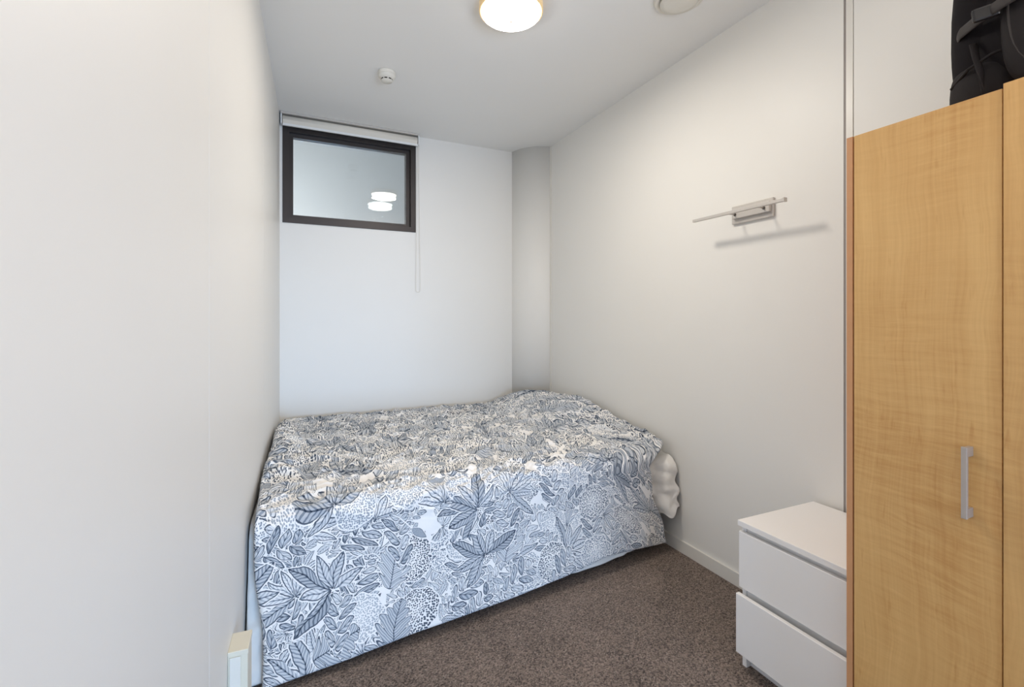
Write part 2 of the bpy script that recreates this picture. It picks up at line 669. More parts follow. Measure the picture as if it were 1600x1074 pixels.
wl = struct(oriented_slab('wall_left', LC + LN * -0.006, LW, LN, -0.1, 6.5, 0, ZC, 0.10, M_gap))
cuts = [0.0, 1.114, 2.408, 3.75, 5.0, 6.45]
for i in range(len(cuts) - 1):
    g0 = 0.0014 if i else 0.0
    oriented_slab('wall_panel', LC, LW, LN, cuts[i] + g0, cuts[i + 1] - 0.0014, 0, ZC, 0.0055, M_wall, wl)

# back wall (slightly skew) with the opening of the high window
BA = Vector((-0.0958, 3.761, 0))
BB = Vector((1.99, 3.8102, 0))
BD = (BB - BA).normalized()
BN = Vector((BD.y, -BD.x, 0))
WX0, WX1, WZ0, WZ1 = 0.018, 0.972, 1.978, 2.662    # window opening along BD, heights
bm = bmesh.new()


def bslab(bm, u0, u1, z0, z1, d0, d1):
    t = bmesh.new()
    bmesh.ops.create_cube(t, size=1)
    for v in t.verts:
        v.co = BA + BD * (u0 + (v.co.x + .5) * (u1 - u0)) + BN * (d0 + (v.co.y + .5) * (d1 - d0)) + Vector((0, 0, z0 + (v.co.z + .5) * (z1 - z0)))
    merge(bm, t)


bslab(bm, -0.12, WX0, 0, ZC, -0.11, 0)
bslab(bm, WX1, 2.30, 0, ZC, -0.11, 0)
bslab(bm, WX0, WX1, 0, WZ0, -0.11, 0)
bslab(bm, WX0, WX1, WZ1, ZC, -0.11, 0)
bslab(bm, -1.5, 3.4, ZC, 4.5, -0.11, -0.145 + 0.05)
struct(fin('wall_back', bm, M_wall))

# round column boxed into the far right corner
bm = bmesh.new()
A = Vector((1.725, 3.803))
B = Vector((1.957, 3.545))
chord = B - A
nrm = Vector((-chord.y, chord.x)).normalized()
if nrm.dot(Vector((-1, -1))) < 0:
    nrm = -nrm
arc = []
for i in range(17):
    s = i / 16
    arc.append(A + chord * s + nrm * (0.055 * 4 * s * (1 - s)))
pts = arc + [Vector((2.0, 3.545)), Vector((2.0, 3.84)), Vector((1.725, 3.84))]
lo = [bm.verts.new((p.x, p.y, 0)) for p in pts]
hi = [bm.verts.new((p.x, p.y, ZC)) for p in pts]
for i in range(len(pts)):
    j = (i + 1) % len(pts)
    f = bm.faces.new((lo[i], lo[j], hi[j], hi[i]))
    f.smooth = i < 16
bm.faces.new(hi)
bm.faces.new(list(reversed(lo)))
struct(fin('wall_corner', bm, M_wall), 'rounded column boxed in the far right corner')
box = box_obj('trim_1', (XR - 0.006, XR, 3.520, 3.548, 0.0, ZC), M_trim, bevel=0.0015)
struct(box, 'narrow white bead where column meets right wall')

# right wall: backing and two lining panels with the joint strip between
wr = struct(box_obj('wall_right', (XR + 0.006, XR + 0.11, Y0 - 0.1, 3.9, 0, ZC), M_gap))
box_obj('wall_panel', (XR, XR + 0.0058, 1.176, 3.9, 0, ZC), M_wall, wr)
box_obj('wall_panel', (XR, XR + 0.0058, -0.6, 1.1385, 0, ZC), M_wall, wr)
box_obj('wall_panel', (XR, XR + 0.0058, Y0, -0.602, 0, ZC), M_wall, wr)
struct(box_obj('trim_2', (XR - 0.002, XR + 0.0058, 1.141, 1.1665, 0, ZC), M_trim, bevel=0.001), 'white vertical joint strip beside the wardrobe')
struct(box_obj('trim_3', (XR + 0.001, XR + 0.0058, 1.1668, 1.1755, 0, ZC), M_joint_shade), 'recessed joint beside the white strip, its shade painted grey')

struct(box_obj('baseboard_right', (XR - 0.012, XR, -0.6, 3.52, 0, 0.068), M_trim, bevel=0.002))
struct(oriented_slab('baseboard_left', LC + LN * 0.012, LW, LN, 0.0, 6.3, 0, 0.068, 0.0115, M_trim, bevel=0.002))
bmb = bmesh.new()
bslab(bmb, 0.013, 1.815, 0, 0.068, 0.0, 0.012)
struct(fin('baseboard_back', bmb, M_trim))

# rear wall behind the camera with the balcony door the daylight enters by
bm = bmesh.new()
bx(bm, -0.7, 0.0, Y0 - 0.1, Y0, 0, ZC)
bx(bm, 1.9, 2.2, Y0 - 0.1, Y0, 0, ZC)
bx(bm, 0.0, 1.9, Y0 - 0.1, Y0, 2.1, ZC)
struct(fin('wall_rear', bm, M_wall))
dr = thing('door_1', '', '')
del dr['label'], dr['category']
dr['kind'] = 'structure'
bm = bmesh.new()
for a0, a1 in ((0.0, 0.05), (0.925, 0.975), (1.85, 1.9)):
    bx(bm, a0, a1, Y0 - 0.08, Y0 - 0.03, 0, 2.1)
bx(bm, 0.05, 1.85, Y0 - 0.08, Y0 - 0.03, 0, 0.05)
bx(bm, 0.05, 1.85, Y0 - 0.08, Y0 - 0.03, 2.05, 2.1)
fin('door_frame', bm, M_frame, dr)

# space beyond the high window: pale corridor with its own ceiling
bm = bmesh.new()
bx(bm, -1.5, 3.2, 6.2, 6.3, 0.9, 4.5)
bx(bm, -1.6, -1.5, 3.95, 6.3, 0.9, 4.5)
bx(bm, 3.2, 3.3, 3.95, 6.3, 0.9, 4.5)
struct(fin('wall_beyond', bm, M_beyond), 'pale wall seen faintly through the high window')
struct(box_obj('ceiling_beyond', (-1.6, 3.3, 3.96, 6.3, 4.5, 4.6), M_beyond))
struct(box_obj('floor_beyond', (-1.6, 3.3, 4.02, 6.3, 0.85, 0.9), M_beyond))

# ------------------------------------------------------------------ high window
win = bpy.data.objects.new('window_1', None)
C.objects.link(win)
win['kind'] = 'structure'
win['label'] = 'small high window with dark bronze aluminium frame in back wall'


def ring(bm, u0, u1, z0, z1, wl_, wr_, wb, wt, d0, d1):
    bslab(bm, u0, u0 + wl_, z0, z1, d0, d1)
    bslab(bm, u1 - wr_, u1, z0, z1, d0, d1)
    bslab(bm, u0 + wl_, u1 - wr_, z0, z0 + wb, d0, d1)
    bslab(bm, u0 + wl_, u1 - wr_, z1 - wt, z1, d0, d1)


bm = bmesh.new()
ring(bm, WX0, WX1, WZ0, WZ1, 0.044, 0.040, 0.040, 0.034, -0.095, 0.006)
fin('window_frame', bm, M_frame, win)
bm = bmesh.new()
ring(bm, WX0 + 0.044, WX1 - 0.040, WZ0 + 0.040, WZ1 - 0.034, 0.026, 0.030, 0.026, 0.026, -0.085, -0.035)
fin('window_sash', bm, M_frame, win)
# the two panes of the double glazing sit a hair out of parallel
for base_d, ku, kz in ((-0.046, 0.032, 0.0), (-0.080, 0.024, -0.026)):
    bm = bmesh.new()
    t = bmesh.new()
    bmesh.ops.create_cube(t, size=1)
    for v in t.verts:
        uu = WX0 + 0.066 + (v.co.x + .5) * (WX1 - WX0 - 0.134)
        zz = WZ0 + 0.056 + (v.co.z + .5) * (WZ1 - WZ0 - 0.116)
        dd = base_d + v.co.y * 0.004 + (uu - 0.5) * ku + (zz - 2.32) * kz
        v.co = BA + BD * uu + BN * dd + Vector((0, 0, zz))
    merge(bm, t)
    fin('pane', bm, M_glass, win)

# ------------------------------------------------------------------ roller blind
bl = thing('roller_blind', 'white roller blind rolled up above the dark framed window', 'blind', BA + BD * 0.5 + Vector((0, 0, 2.69)))
inv = bl.matrix_basis.inverted()


def local(o, root):
    """mesh was built in world space: bring it under its thing"""
    o.data.transform(root.matrix_basis.inverted())
    return o


zr, dr_ = 2.695, 0.036
p0 = BA + BD * (-0.002 + 0.02) + BN * dr_ + Vector((0, 0, zr))
p1 = BA + BD * 0.972 + BN * dr_ + Vector((0, 0, zr))
bm = bmesh.new()
tube(bm, [p0, p1], 0.0275, 28)
local(fin('fabric_roll', bm, M_blind, bl, True), bl)
bm = bmesh.new()
bslab(bm, 0.02, 0.970, 2.655, zr, 0.0610, 0.0625)
local(fin('fabric_flap', bm, M_blind, bl), bl)
bm = bmesh.new()
t = bmesh.new()
bslab(bm, 0.019, 0.971, 2.645, 2.660, 0.056, 0.068)
local(fin('bottom_rail', bm, M_brail, bl), bl)
for u in (0.006, 0.976):
    bm = bmesh.new()
    q = BA + BD * (u + 0.004) + BN * dr_ + Vector((0, 0, zr))
    t = bmesh.new()
    pr = []
    for k in range(24):
        a = 2 * PI * k / 24
        ca, sa = math.cos(a), math.sin(a)
        sx = math.copysign(abs(ca) ** 0.5, ca) * 0.034
        sz = math.copysign(abs(sa) ** 0.5, sa) * 0.040
        pr.append((sx, sz))
    a_ = [t.verts.new(q + BD * -0.004 + BN * s[0] + Vector((0, 0, s[1]))) for s in pr]
    b_ = [t.verts.new(q + BD * 0.004 + BN * s[0] + Vector((0, 0, s[1]))) for s in pr]
    for k in range(24):
        t.faces.new((a_[k], a_[(k + 1) % 24], b_[(k + 1) % 24], b_[k]))
    t.faces.new(a_)
    t.faces.new(b_)
    merge(bm, t)
    local(fin('bracket', bm, M_brail, bl), bl)
# head channel the roll hangs under
bm = bmesh.new()
bslab(bm, 0.006, 0.978, 2.728, 2.742, 0.004, 0.066)
local(fin('head_rail', bm, M_steel, bl), bl)
# bead chain loop
bm = bmesh.new()
q = BA + BD * 0.984 + Vector((0, 0, 0))
loop = []
N_ = 40
for i in range(N_ + 1):
    s = i / N_
    loop.append(q + BD * (0.0 - 0.015 * s ** 0.5) + BN * (0.024) + Vector((0, 0, 2.68 - (2.68 - 1.52) * s)))
for i in range(1, 9):
    a = PI * i / 9
    loop.append(q + BD * (-0.015 + 0.0175 * (1 - math.cos(a))) + BN * 0.024 + Vector((0, 0, 1.52 - 0.018 * math.sin(a))))
for i in range(N_ + 1):
    s = i / N_
    loop.append(q + BD * (0.02 - 0.014 * s) + BN * 0.024 + Vector((0, 0, 1.52 + (2.68 - 1.52) * s)))
tube(bm, loop, 0.0013, 5)
local(fin('bead_chain', bm, M_wplastic, bl, True), bl)

# ------------------------------------------------------------------ ceiling fittings
LX, LY = 0.905, 2.005
cl = thing('ceiling_light', 'round opal glass ceiling light, lit, with gold rim', 'ceiling light', (LX, LY, ZC))
bm = bmesh.new()
lathe(bm, [(0.0, 0.0), (0.143, 0.0), (0.146, -0.004), (0.147, -0.034), (0.144, -0.038), (0.138, -0.036), (0.0, -0.030)], 0, 0)
fin('rim', bm, M_rim, cl, True)
bm = bmesh.new()
pr = [(0.1385, -0.032)]
for i in range(1, 13):
    a = i / 12 * PI / 2
    pr.append((0.1385 * math.cos(a) if i < 12 else 0.0, -0.036 - 0.036 * math.sin(a)))
lathe(bm, pr, 0, 0)
fin('glass_bowl', bm, M_lamp, cl, True)
bm = bmesh.new()
lathe(bm, [(0.0, -0.069), (0.009, -0.0705), (0.010, -0.074), (0.005, -0.078), (0.0055, -0.081), (0.0, -0.083)], 0, 0, 16)
fin('finial', bm, M_brass, cl, True)
ld = bpy.data.lights.new('ceiling_lamp_glow', 'AREA')
ld.shape = 'DISK'
ld.size = 0.27
ld.energy = 14.0
ld.color = (1.0, 0.915, 0.805)
lo_ = bpy.data.objects.new('ceiling_lamp_glow', ld)
lo_.location = (LX, LY, ZC - 0.0735)
C.objects.link(lo_)

cv = thing('ceiling_vent', 'round white ceiling air valve with raised centre disc', 'vent', (1.575, 1.655, ZC))
bm = bmesh.new()
lathe(bm, [(0.074, -0.001), (0.108, 0.0), (0.109, -0.006), (0.098, -0.012), (0.086, -0.010), (0.078, -0.001)], 0, 0)
fin('vent_ring', bm, M_wplastic, cv, True)
bm = bmesh.new()
lathe(bm, [(0.0, -0.014), (0.075, -0.014), (0.082, -0.018), (0.080, -0.023), (0.060, -0.026), (0.0, -0.027)], 0, 0)
fin('centre_disc', bm, M_wplastic, cv, True)
bm = bmesh.new()
lathe(bm, [(0.0, 0.0), (0.02, 0.0), (0.02, -0.016), (0.0, -0.016)], 0, 0, 16)
fin('stem', bm, M_wplastic, cv, True)

sd = thing('smoke_detector', 'small round white smoke detector on the ceiling', 'smoke detector', (0.492, 2.858, ZC))
bm = bmesh.new()
lathe(bm, [(0.0, 0.0), (0.048, 0.0), (0.050, -0.003), (0.050, -0.016), (0.046, -0.019), (0.0, -0.019)], 0, 0)
fin('base', bm, M_wplastic, sd, True)
bm = bmesh.new()
lathe(bm, [(0.0, -0.018), (0.047, -0.018), (0.049, -0.022), (0.047, -0.034), (0.036, -0.041), (0.031, -0.043), (0.031, -0.0505), (0.034, -0.0515), (0.032, -0.056), (0.0, -0.058)], 0, 0)
fin('cover', bm, M_wplastic, sd, True)
for k in range(8):
    a = math.radians(-110 + k * 45)
    bm = bmesh.new()
    t = bmesh.new()
    bmesh.ops.create_cube(t, size=1)
    t.transform(Matrix.Rotation(a, 4, 'Z') @ Matrix.Translation((0.0305, 0, -0.0468)) @ Matrix.Diagonal((0.003, 0.017, 0.0062, 1)))
    merge(bm, t)
    fin('sensing_slot', bm, M_dark, sd)

# ------------------------------------------------------------------ picture light on the right wall
wlgt = thing('wall_light', 'slim brushed steel bar lamp on the right wall', 'wall light', (XR, 1.582, 1.80))
box_obj('back_plate', (-0.014, -0.0005, -0.112, 0.112, -0.041, 0.047), M_steel, wlgt, bevel=0.004)
box_obj('housing', (-0.030, -0.0135, -0.104, 0.096, -0.018, 0.030), M_steel, wlgt, bevel=0.002)
for yy in (-0.078, 0.078):
    bm = bmesh.new()
    tube(bm, [(-0.034, yy, 0.002), (-0.075, yy, 0.001), (-0.122, yy, -0.004)], 0.0032, 10)
    fin('arm', bm, M_steel, wlgt, True)
    bm = bmesh.new()
    t = bmesh.new()
    bmesh.ops.create_cone(t, cap_ends=True, segments=14, radius1=0.007, radius2=0.007, depth=0.004)
    t.transform(Matrix.Translation((-0.0315, yy, 0.002)) @ Matrix.Rotation(PI / 2, 4, 'Y'))
    merge(bm, t)
    fin('screw_collar', bm, M_screw, wlgt)
bar = box_obj('lamp_bar', (-0.132, -0.116, -0.243, 0.248, -0.014, -0.001), M_steel, wlgt, bevel=0.001)
box_obj('end_cap', (-0.134, -0.114, -0.252, -0.2425, -0.016, 0.001), M_steel, wlgt, bevel=0.001)

# ------------------------------------------------------------------ plastic box low on the left wall
pb_c = LC + LW * 2.105
pb = thing('trunking_box', 'narrow cream plastic trunking box low on left wall by the bed corner', 'trunking', pb_c, math.atan2(LN.y, LN.x))
box_obj('body', (0.0005, 0.052, -0.046, 0.046, 0.0, 0.318), M_cream, pb, bevel=0.002)
box_obj('lid', (0.0, 0.054, -0.048, 0.048, 0.3165, 0.331), M_cream, pb, bevel=0.002)
box_obj('cover_strip', (0.0055, 0.034, -0.0505, -0.0455, 0.0, 0.315), M_wplastic, pb, bevel=0.001)

# ------------------------------------------------------------------ bed
bed = thing('bed', 'low double bed with mattress filling the alcove under the duvet', 'bed', (0.92, 2.90, 0))


def bbox(name, d, m, bev=0.0, seg=2):
    return local(box_obj(name, d, m, bed, bev, seg), bed)


bbox('base', (-0.06, 1.88, 2.17, 3.64, 0.10, 0.30), M_basewood, 0.01)
for x in (0.0, 1.78):
    for y in (2.22, 3.54):
        bbox('leg', (x, x + 0.05, y, y + 0.05, 0.0, 0.10), M_basewood, 0.004)
bbox('mattress', (-0.08, 1.89, 2.155, 3.66, 0.30, 0.495), M_mattress, 0.04, 4)


# value noise in numpy
def vnoise(x, y, seed=0):
    xi = np.floor(x).astype(np.int64)
    yi = np.floor(y).astype(np.int64)
    xf = x - xi
    yf = y - yi
    sx = xf * xf * xf * (xf * (xf * 6 - 15) + 10)
    sy = yf * yf * yf * (yf * (yf * 6 - 15) + 10)

    def h(a, b):
        n = (a * 374761393 + b * 668265263 + seed * 974634777) & 0xFFFFFFFF
        n = ((n ^ (n >> 13)) * 1274126177) & 0xFFFFFFFF
        n = n ^ (n >> 16)
        ang = (n & 0xFFFF) / 65535.0 * 2 * np.pi
        return np.cos(ang), np.sin(ang)

    def g(a, b, dx, dy):
        cx, cy = h(a, b)
        return cx * dx + cy * dy
    n00 = g(xi, yi, xf, yf)
    n10 = g(xi + 1, yi, xf - 1, yf)
    n01 = g(xi, yi + 1, xf, yf - 1)
    n11 = g(xi + 1, yi + 1, xf - 1, yf - 1)
    return (n00 * (1 - sx) + n10 * sx) * (1 - sy) + (n01 * (1 - sx) + n11 * sx) * sy * 1.0


def ridged(x, y, seed=0):
    return 1 - np.abs(vnoise(x, y, seed)) * 2.6


def sstep(a, b, x):
    t = np.clip((x - a) / (b - a), 0, 1)
    return t * t * (3 - 2 * t)


def y_back(x):
    # stay clear of the back wall and of the rounded column
    yb = 3.715 + 0.02 * np.clip(x, 0, 2)
    col = 3.775 - (x - 1.62) * 1.05
    return np.minimum(yb, np.where(x > 1.60, col - 0.05, 9))


def top_z(x, y):
    z = 0.572 + 0 * x
    z = z + 0.112 * sstep(1.45, 1.78, x) * sstep(2.25, 3.25, y)
    z = z + 0.045 * sstep(1.60, 1.90, x) * sstep(2.05, 2.30, y) * (1 - sstep(2.9, 3.3, y))
    z = z + 0.060 * np.exp(-((x + 0.06) / 0.09) ** 2) * sstep(2.15, 2.6, y) * (1 - sstep(3.2, 3.6, y))
    z = z + 0.018 * np.exp(-((x - 0.12) / 0.07) ** 2) * sstep(2.1, 2.4, y) * (1 - sstep(3.0, 3.4, y))
    return z


def cloth(name, parent, mat, NA, NB, xLf, xRf, yback, ytop_f, yhem, zhem, ztop, T, wr_amp, uvflag=True, r=0.065, seed=0, front_wave=0.012, rim=5, fine=0.004):
    """a duvet or sheet: top surface, rounded front edge, hanging front; rounded rims all round"""
    # parameters incl. wrapped rims
    def ext(n):
        core = np.linspace(0, 1, n)
        k = np.arange(rim, 0, -1)
        return core, k
    ca, _ = ext(NA)
    cb, _ = ext(NB)
    ia = np.concatenate([np.arange(rim, 0, -1), np.arange(NA), NA - 1 - np.arange(1, rim + 1)])
    ib = np.concatenate([np.arange(rim, 0, -1), np.arange(NB), NB - 1 - np.arange(1, rim + 1)])
    ua = np.concatenate([-np.ones(rim), np.ones(NA), -np.ones(rim)])
    ub = np.concatenate([-np.ones(rim), np.ones(NB), -np.ones(rim)])
    # denser samples near the edges so the rim is round
    A_, B_ = np.meshgrid(ca, cb, indexing='ij')
    fT, fA = 0.60, 0.66
    xm = -0.12 + A_ * 2.05                                     # nominal x
    yb = yback(xm)
    ytf = ytop_f(xm)
    zh = zhem(xm)
    yh = yhem(xm)
    s_top = np.clip(B_ / fT, 0, 1)
    ang = np.clip((B_ - fT) / (fA - fT), 0, 1) * np.pi / 2
    s_fr = np.clip((B_ - fA) / (1 - fA), 0, 1)
    y = yb + (ytf + r - yb) * s_top
    x = xLf(B_, s_top, s_fr) * (1 - A_) + xRf(B_, s_top, s_fr) * A_
    zt = ztop(x, y)
    zt_edge = ztop(x, np.broadcast_to(ytf + r, x.shape))
    y = y - r * np.sin(ang)
    z = np.where(B_ <= fT, zt, zt_edge - r * (1 - np.cos(ang)))
    y = y + (yh - ytf) * s_fr ** 1.2
    z = np.where(B_ > fA, zt_edge - r + (zh - (zt_edge - r)) * s_fr, z)
    # arc-length uv
    v_len = np.zeros_like(x)
    dy = np.diff(y, axis=1)
    dz = np.diff(z, axis=1)
    v_len[:, 1:] = np.cumsum(np.sqrt(dy ** 2 + dz ** 2), axis=1)
    tot = v_len[:, -1:]
    fv = v_len
    # wrinkle height along the surface normal
    wt = 1 - sstep(0.56, 0.72, B_)                              # top weight
    wx = x + 0.10 * vnoise(x * 3, fv * 3, 11 + seed)
    wy = fv + 0.12 * vnoise(x * 2.5, fv * 3.5, 12 + seed)
    hgt = 0.55 * (ridged(wx * 5.0, wy * 7.5, 1 + seed) - 0.6) + 0.50 * (ridged(wx * 10 + wy * 3, wy * 19, 2 + seed) - 0.6) \
        + 0.34 * (ridged(wx * 20 - wy * 6, wy * 34, 3 + seed) - 0.6)
    hgt2 = vnoise(x * 4.2, fv * 1.0, 7 + seed) * 1.0 + 0.3 * vnoise(x * 11, fv * 2.6, 8 + seed)
    disp = wr_amp * hgt * wt + front_wave * hgt2 * (1 - wt) + fine * (1 - wt) * vnoise(x * 14 + fv * 9, fv * 15, 9 + seed)
    P = np.stack([x, y, z], -1)
    dA = np.gradient(P, axis=0)
    dB = np.gradient(P, axis=1)
    Nn = np.cross(dA, dB)
    Nn /= np.linalg.norm(Nn, axis=-1, keepdims=True) + 1e-12
    if Nn[NA // 2, 10, 2] < 0:
        Nn = -Nn
    # distance to nearest edge of the cloth
    dist_a = np.minimum(x - x[:1, :], x[-1:, :] - x)
    dist_b = np.minimum(fv, tot - fv)
    dd = np.clip(np.minimum(dist_a, dist_b) / T, 0, 1)
    puff = T * np.sqrt(np.clip(1 - (1 - dd) ** 2, 0, 1))
    P = P[ia][:, ib]
    Nn = Nn[ia][:, ib]
    disp_ = disp[ia][:, ib]
    puff_ = puff[ia][:, ib]
    dist_ = dd[ia][:, ib]
    side = np.minimum(ua[:, None], ub[None, :])
    off = np.where(side > 0, puff_ + disp_ * np.clip(dist_, 0.15, 1), -puff_ * 0.4 + disp_ * 0.15)
    Q = P + Nn * off[..., None]
    # keep clear of the walls
    Q[..., 0] = np.clip(Q[..., 0], -0.0958 - 0.03803 * (3.761 - Q[..., 1]) + 0.006, XR - 0.016)
    Q[..., 2] = np.maximum(Q[..., 2], 0.006)
    na, nb = Q.shape[:2]
    co = Q.reshape(-1, 3).astype(np.float32)
    idx = np.arange(na * nb).reshape(na, nb)
    quads = np.stack([idx[:-1, :-1], idx[1:, :-1], idx[1:, 1:], idx[:-1, 1:]], -1).reshape(-1, 4)
    me = bpy.data.meshes.new(name)
    me.vertices.add(len(co))
    me.vertices.foreach_set('co', co.ravel())
    me.loops.add(len(quads) * 4)
    me.loops.foreach_set('vertex_index', quads.ravel().astype(np.int32))
    me.polygons.add(len(quads))
    me.polygons.foreach_set('loop_start', (np.arange(len(quads)) * 4).astype(np.int32))
    me.update(calc_edges=True)
    # uv in metres of cloth: puckered cloth carries more fabric than its length
    if uvflag:
        uu = x + wt * (0.05 * vnoise(x * 4, fv * 5, 21) + 0.007 * vnoise(x * 13, fv * 16, 22))
        vv = -(fv + wt * (0.06 * vnoise(x * 4, fv * 5, 23) + 0.009 * vnoise(x * 13, fv * 16, 24)))
        vv = vv + 0.20 * np.minimum(fv, 1.60)
        uv = np.stack([uu + 10.0, vv + 10.0], -1)[ia][:, ib].reshape(-1, 2)
        lay = me.uv_layers.new(name='UVMap')
        lay.data.foreach_set('uv', uv[quads.ravel()].astype(np.float32).ravel())
    me.validate()
    me.update()
    return link(name, me, parent, mat, True)


# duvet outline: hem heights along x
hx = np.array([-0.10, 0.02, 0.17, 0.30, 0.43, 0.65, 0.93, 1.22, 1.48, 1.65, 1.87])
hz = np.array([0.018, 0.020, 0.022, 0.028, 0.034, 0.035, 0.040, 0.055, 0.085, 0.075, 0.055])


def duv_xL(B_, st, sf):
    yb_line = 3.7 - st * 1.6
    base = -0.0958 - 0.03803 * (3.761 - yb_line) + 0.020
    base = base + 0.042 * sf ** 0.9
    return base + 0.006 * np.sin(B_ * 23)


def duv_xR(B_, st, sf):
    right = np.where(B_ < 0.35, 1.915, 1.915)
    fold = 0.165 * sstep(0.595, 0.68, B_)
    back = 0.030 * (1 - sstep(0.0, 0.25, B_))
    return right - fold + 0.140 * sf ** 1.3 - back + 0.010 * np.sin(sf * 11)


duvet = cloth('duvet', None, M_floral, 620, 470, duv_xL, duv_xR, y_back,
              lambda x: 1.985 + 0.045 * np.clip(x, 0, 1.9),
              lambda x: 1.865 + 0.105 * np.clip(x + 0.1, 0, 2.0),
              lambda x: np.interp(x, hx, hz), top_z, 0.018, 0.036)
tag(duvet, 'puckered duvet printed with blue-grey leaves, draped over the bed', 'duvet')


def sh_xL(B_, st, sf):
    yb_line = 3.7 - st * 1.6
    return -0.0958 - 0.03803 * (3.761 - yb_line) - 0.004 + 0 * sf + 0.006 * sf * np.sin(sf * 14)


def sh_xR(B_, st, sf):
    return 1.945 + 0.010 * np.sin(sf * 13 + 1)


def sh_hem(x):
    z = 0.045 + 0 * x
    z = np.where(x < 0.1, 0.012, z)
    z = z - 0.018 * sstep(1.15, 1.3, x) * (1 - sstep(1.45, 1.6, x))
    z = z + 0.165 * sstep(1.70, 1.84, x) + 0.05 * sstep(1.88, 1.93, x) + 0.012 * np.sin(x * 90) * sstep(1.75, 1.85, x)
    return z


def sheet_z(x, y):
    return top_z(x, y) * 0 + 0.512 + (top_z(x, y) - 0.572) * 0.6


sheet = cloth('bed_sheet', None, M_linen, 260, 180, sh_xL, sh_xR, lambda x: y_back(x) - 0.03,
              lambda x: 2.035 + 0.045 * np.clip(x, 0, 1.9) - 0.055 * sstep(1.80, 1.88, x),
              lambda x: 1.905 + 0.105 * np.clip(x + 0.1, 0, 2.0) - 0.075 * sstep(1.80, 1.88, x),
              sh_hem, sheet_z, 0.006, 0.006, uvflag=False, seed=40, front_wave=0.014, rim=3, fine=0.022)
tag(sheet, 'white cotton sheet hanging below the printed duvet at both bed ends', 'bed sheet')

# ------------------------------------------------------------------ bedside chest
ch = thing('bedside_chest', 'white two drawer bedside chest, lower drawer slightly open', 'chest of drawers', (1.746, 1.085, 0))
CX0, CX1, CY0, CY1 = 1.512, 1.945, 0.884, 1.284
t18 = 0.018


def cbox(name, d, m=M_malm, bev=0.0012, parent=ch):
    return local(box_obj(name, d, m, parent, bev), ch)


cbox('top_panel', (CX0 - 0.002, CX1, CY0 - 0.001, CY1 + 0.001, 0.530, 0.550))
cbox('side_panel', (CX0 + 0.022, CX1, CY1 - t18, CY1, 0.0, 0.5298))
cbox('side_panel', (CX0 + 0.022, CX1, CY0, CY0 + t18, 0.0, 0.5298))
cbox('back_panel', (CX1 - 0.008, CX1, CY0 + t18, CY1 - t18, 0.02, 0.5298), M_malm_in)
cbox('plinth', (CX0 + 0.045, CX0 + 0.061, CY0 + t18, CY1 - t18, 0.0, 0.060))
cbox('cross_rail', (CX0 + 0.026, CX0 + 0.042, CY0 + t18, CY1 - t18, 0.470, 0.5298))
cbox('cross_rail', (CX0 + 0.026, CX0 + 0.042, CY0 + t18, CY1 - t18, 0.262, 0.312))
for z0, z1, pull in ((0.301, 0.509, 0.0), (0.062, 0.281, 0.016)):
    d = bpy.data.objects.new('drawer', None)
    C.objects.link(d)
    d.parent = ch
    X0 = CX0 - pull
    fr = cbox('drawer_front', (X0 + 0.002, X0 + 0.019, CY0 + 0.001, CY1 - 0.001, z0, z1), M_malm, 0.0018, d)
    bm = bmesh.new()
    bx(bm, X0 + 0.0192, X0 + 0.38, CY1 - 0.045, CY1 - 0.033, z0 + 0.02, z1 - 0.05)
    bx(bm, X0 + 0.0192, X0 + 0.38, CY0 + 0.033, CY0 + 0.045, z0 + 0.02, z1 - 0.05)
    bx(bm, X0 + 0.368, X0 + 0.38, CY0 + 0.045, CY1 - 0.045, z0 + 0.02, z1 - 0.05)
    bx(bm, X0 + 0.0192, X0 + 0.368, CY0 + 0.045, CY1 - 0.045, z0 + 0.02, z0 + 0.026)
    local(fin('drawer_box', bm, M_malm_in, d), ch)

# ------------------------------------------------------------------ wardrobe
wa = thing('wardrobe', 'light maple veneer wardrobe with flat doors and nickel handles', 'wardrobe', (1.68, 0.37, 0))
WXF = 1.400
WY1, WY0 = 0.832, -0.125


def wbox(name, d, m, bev=0.001, parent=wa):
    return local(box_obj(name, d, m, parent, bev), wa)


wbox('side_panel', (WXF + 0.001, XR - 0.014, WY1 - 0.0165, WY1, 0, 1.807), M_edge)
wbox('side_panel', (WXF + 0.001, XR - 0.014, WY0, WY0 + 0.0165, 0, 1.807), M_edge)
wbox('top_panel', (WXF + 0.022, XR - 0.014, WY0 + 0.017, WY1 - 0.017, 1.786, 1.803), M_wood)
wbox('bottom_panel', (WXF + 0.022, XR - 0.014, WY0 + 0.017, WY1 - 0.017, 0.07, 0.088), M_wood)
wbox('plinth', (WXF + 0.04, WXF + 0.056, WY0 + 0.017, WY1 - 0.017, 0.0, 0.0698), M_wood)
wbox('back_panel', (XR - 0.0138, XR - 0.013, WY0 + 0.017, WY1 - 0.017, 0.088, 1.786), M_inner, 0)
wbox('divider', (WXF + 0.022, XR - 0.016, 0.498, 0.514, 0.088, 1.786), M_inner)
doors = [(0.5085, 0.8115, 1.806, 0.0, M_wood, -1), (0.2030, 0.5055, 1.8145, 0.004, M_wood2, 1), (-0.107, 0.2010, 1.808, 0.0, M_wood, 1)]
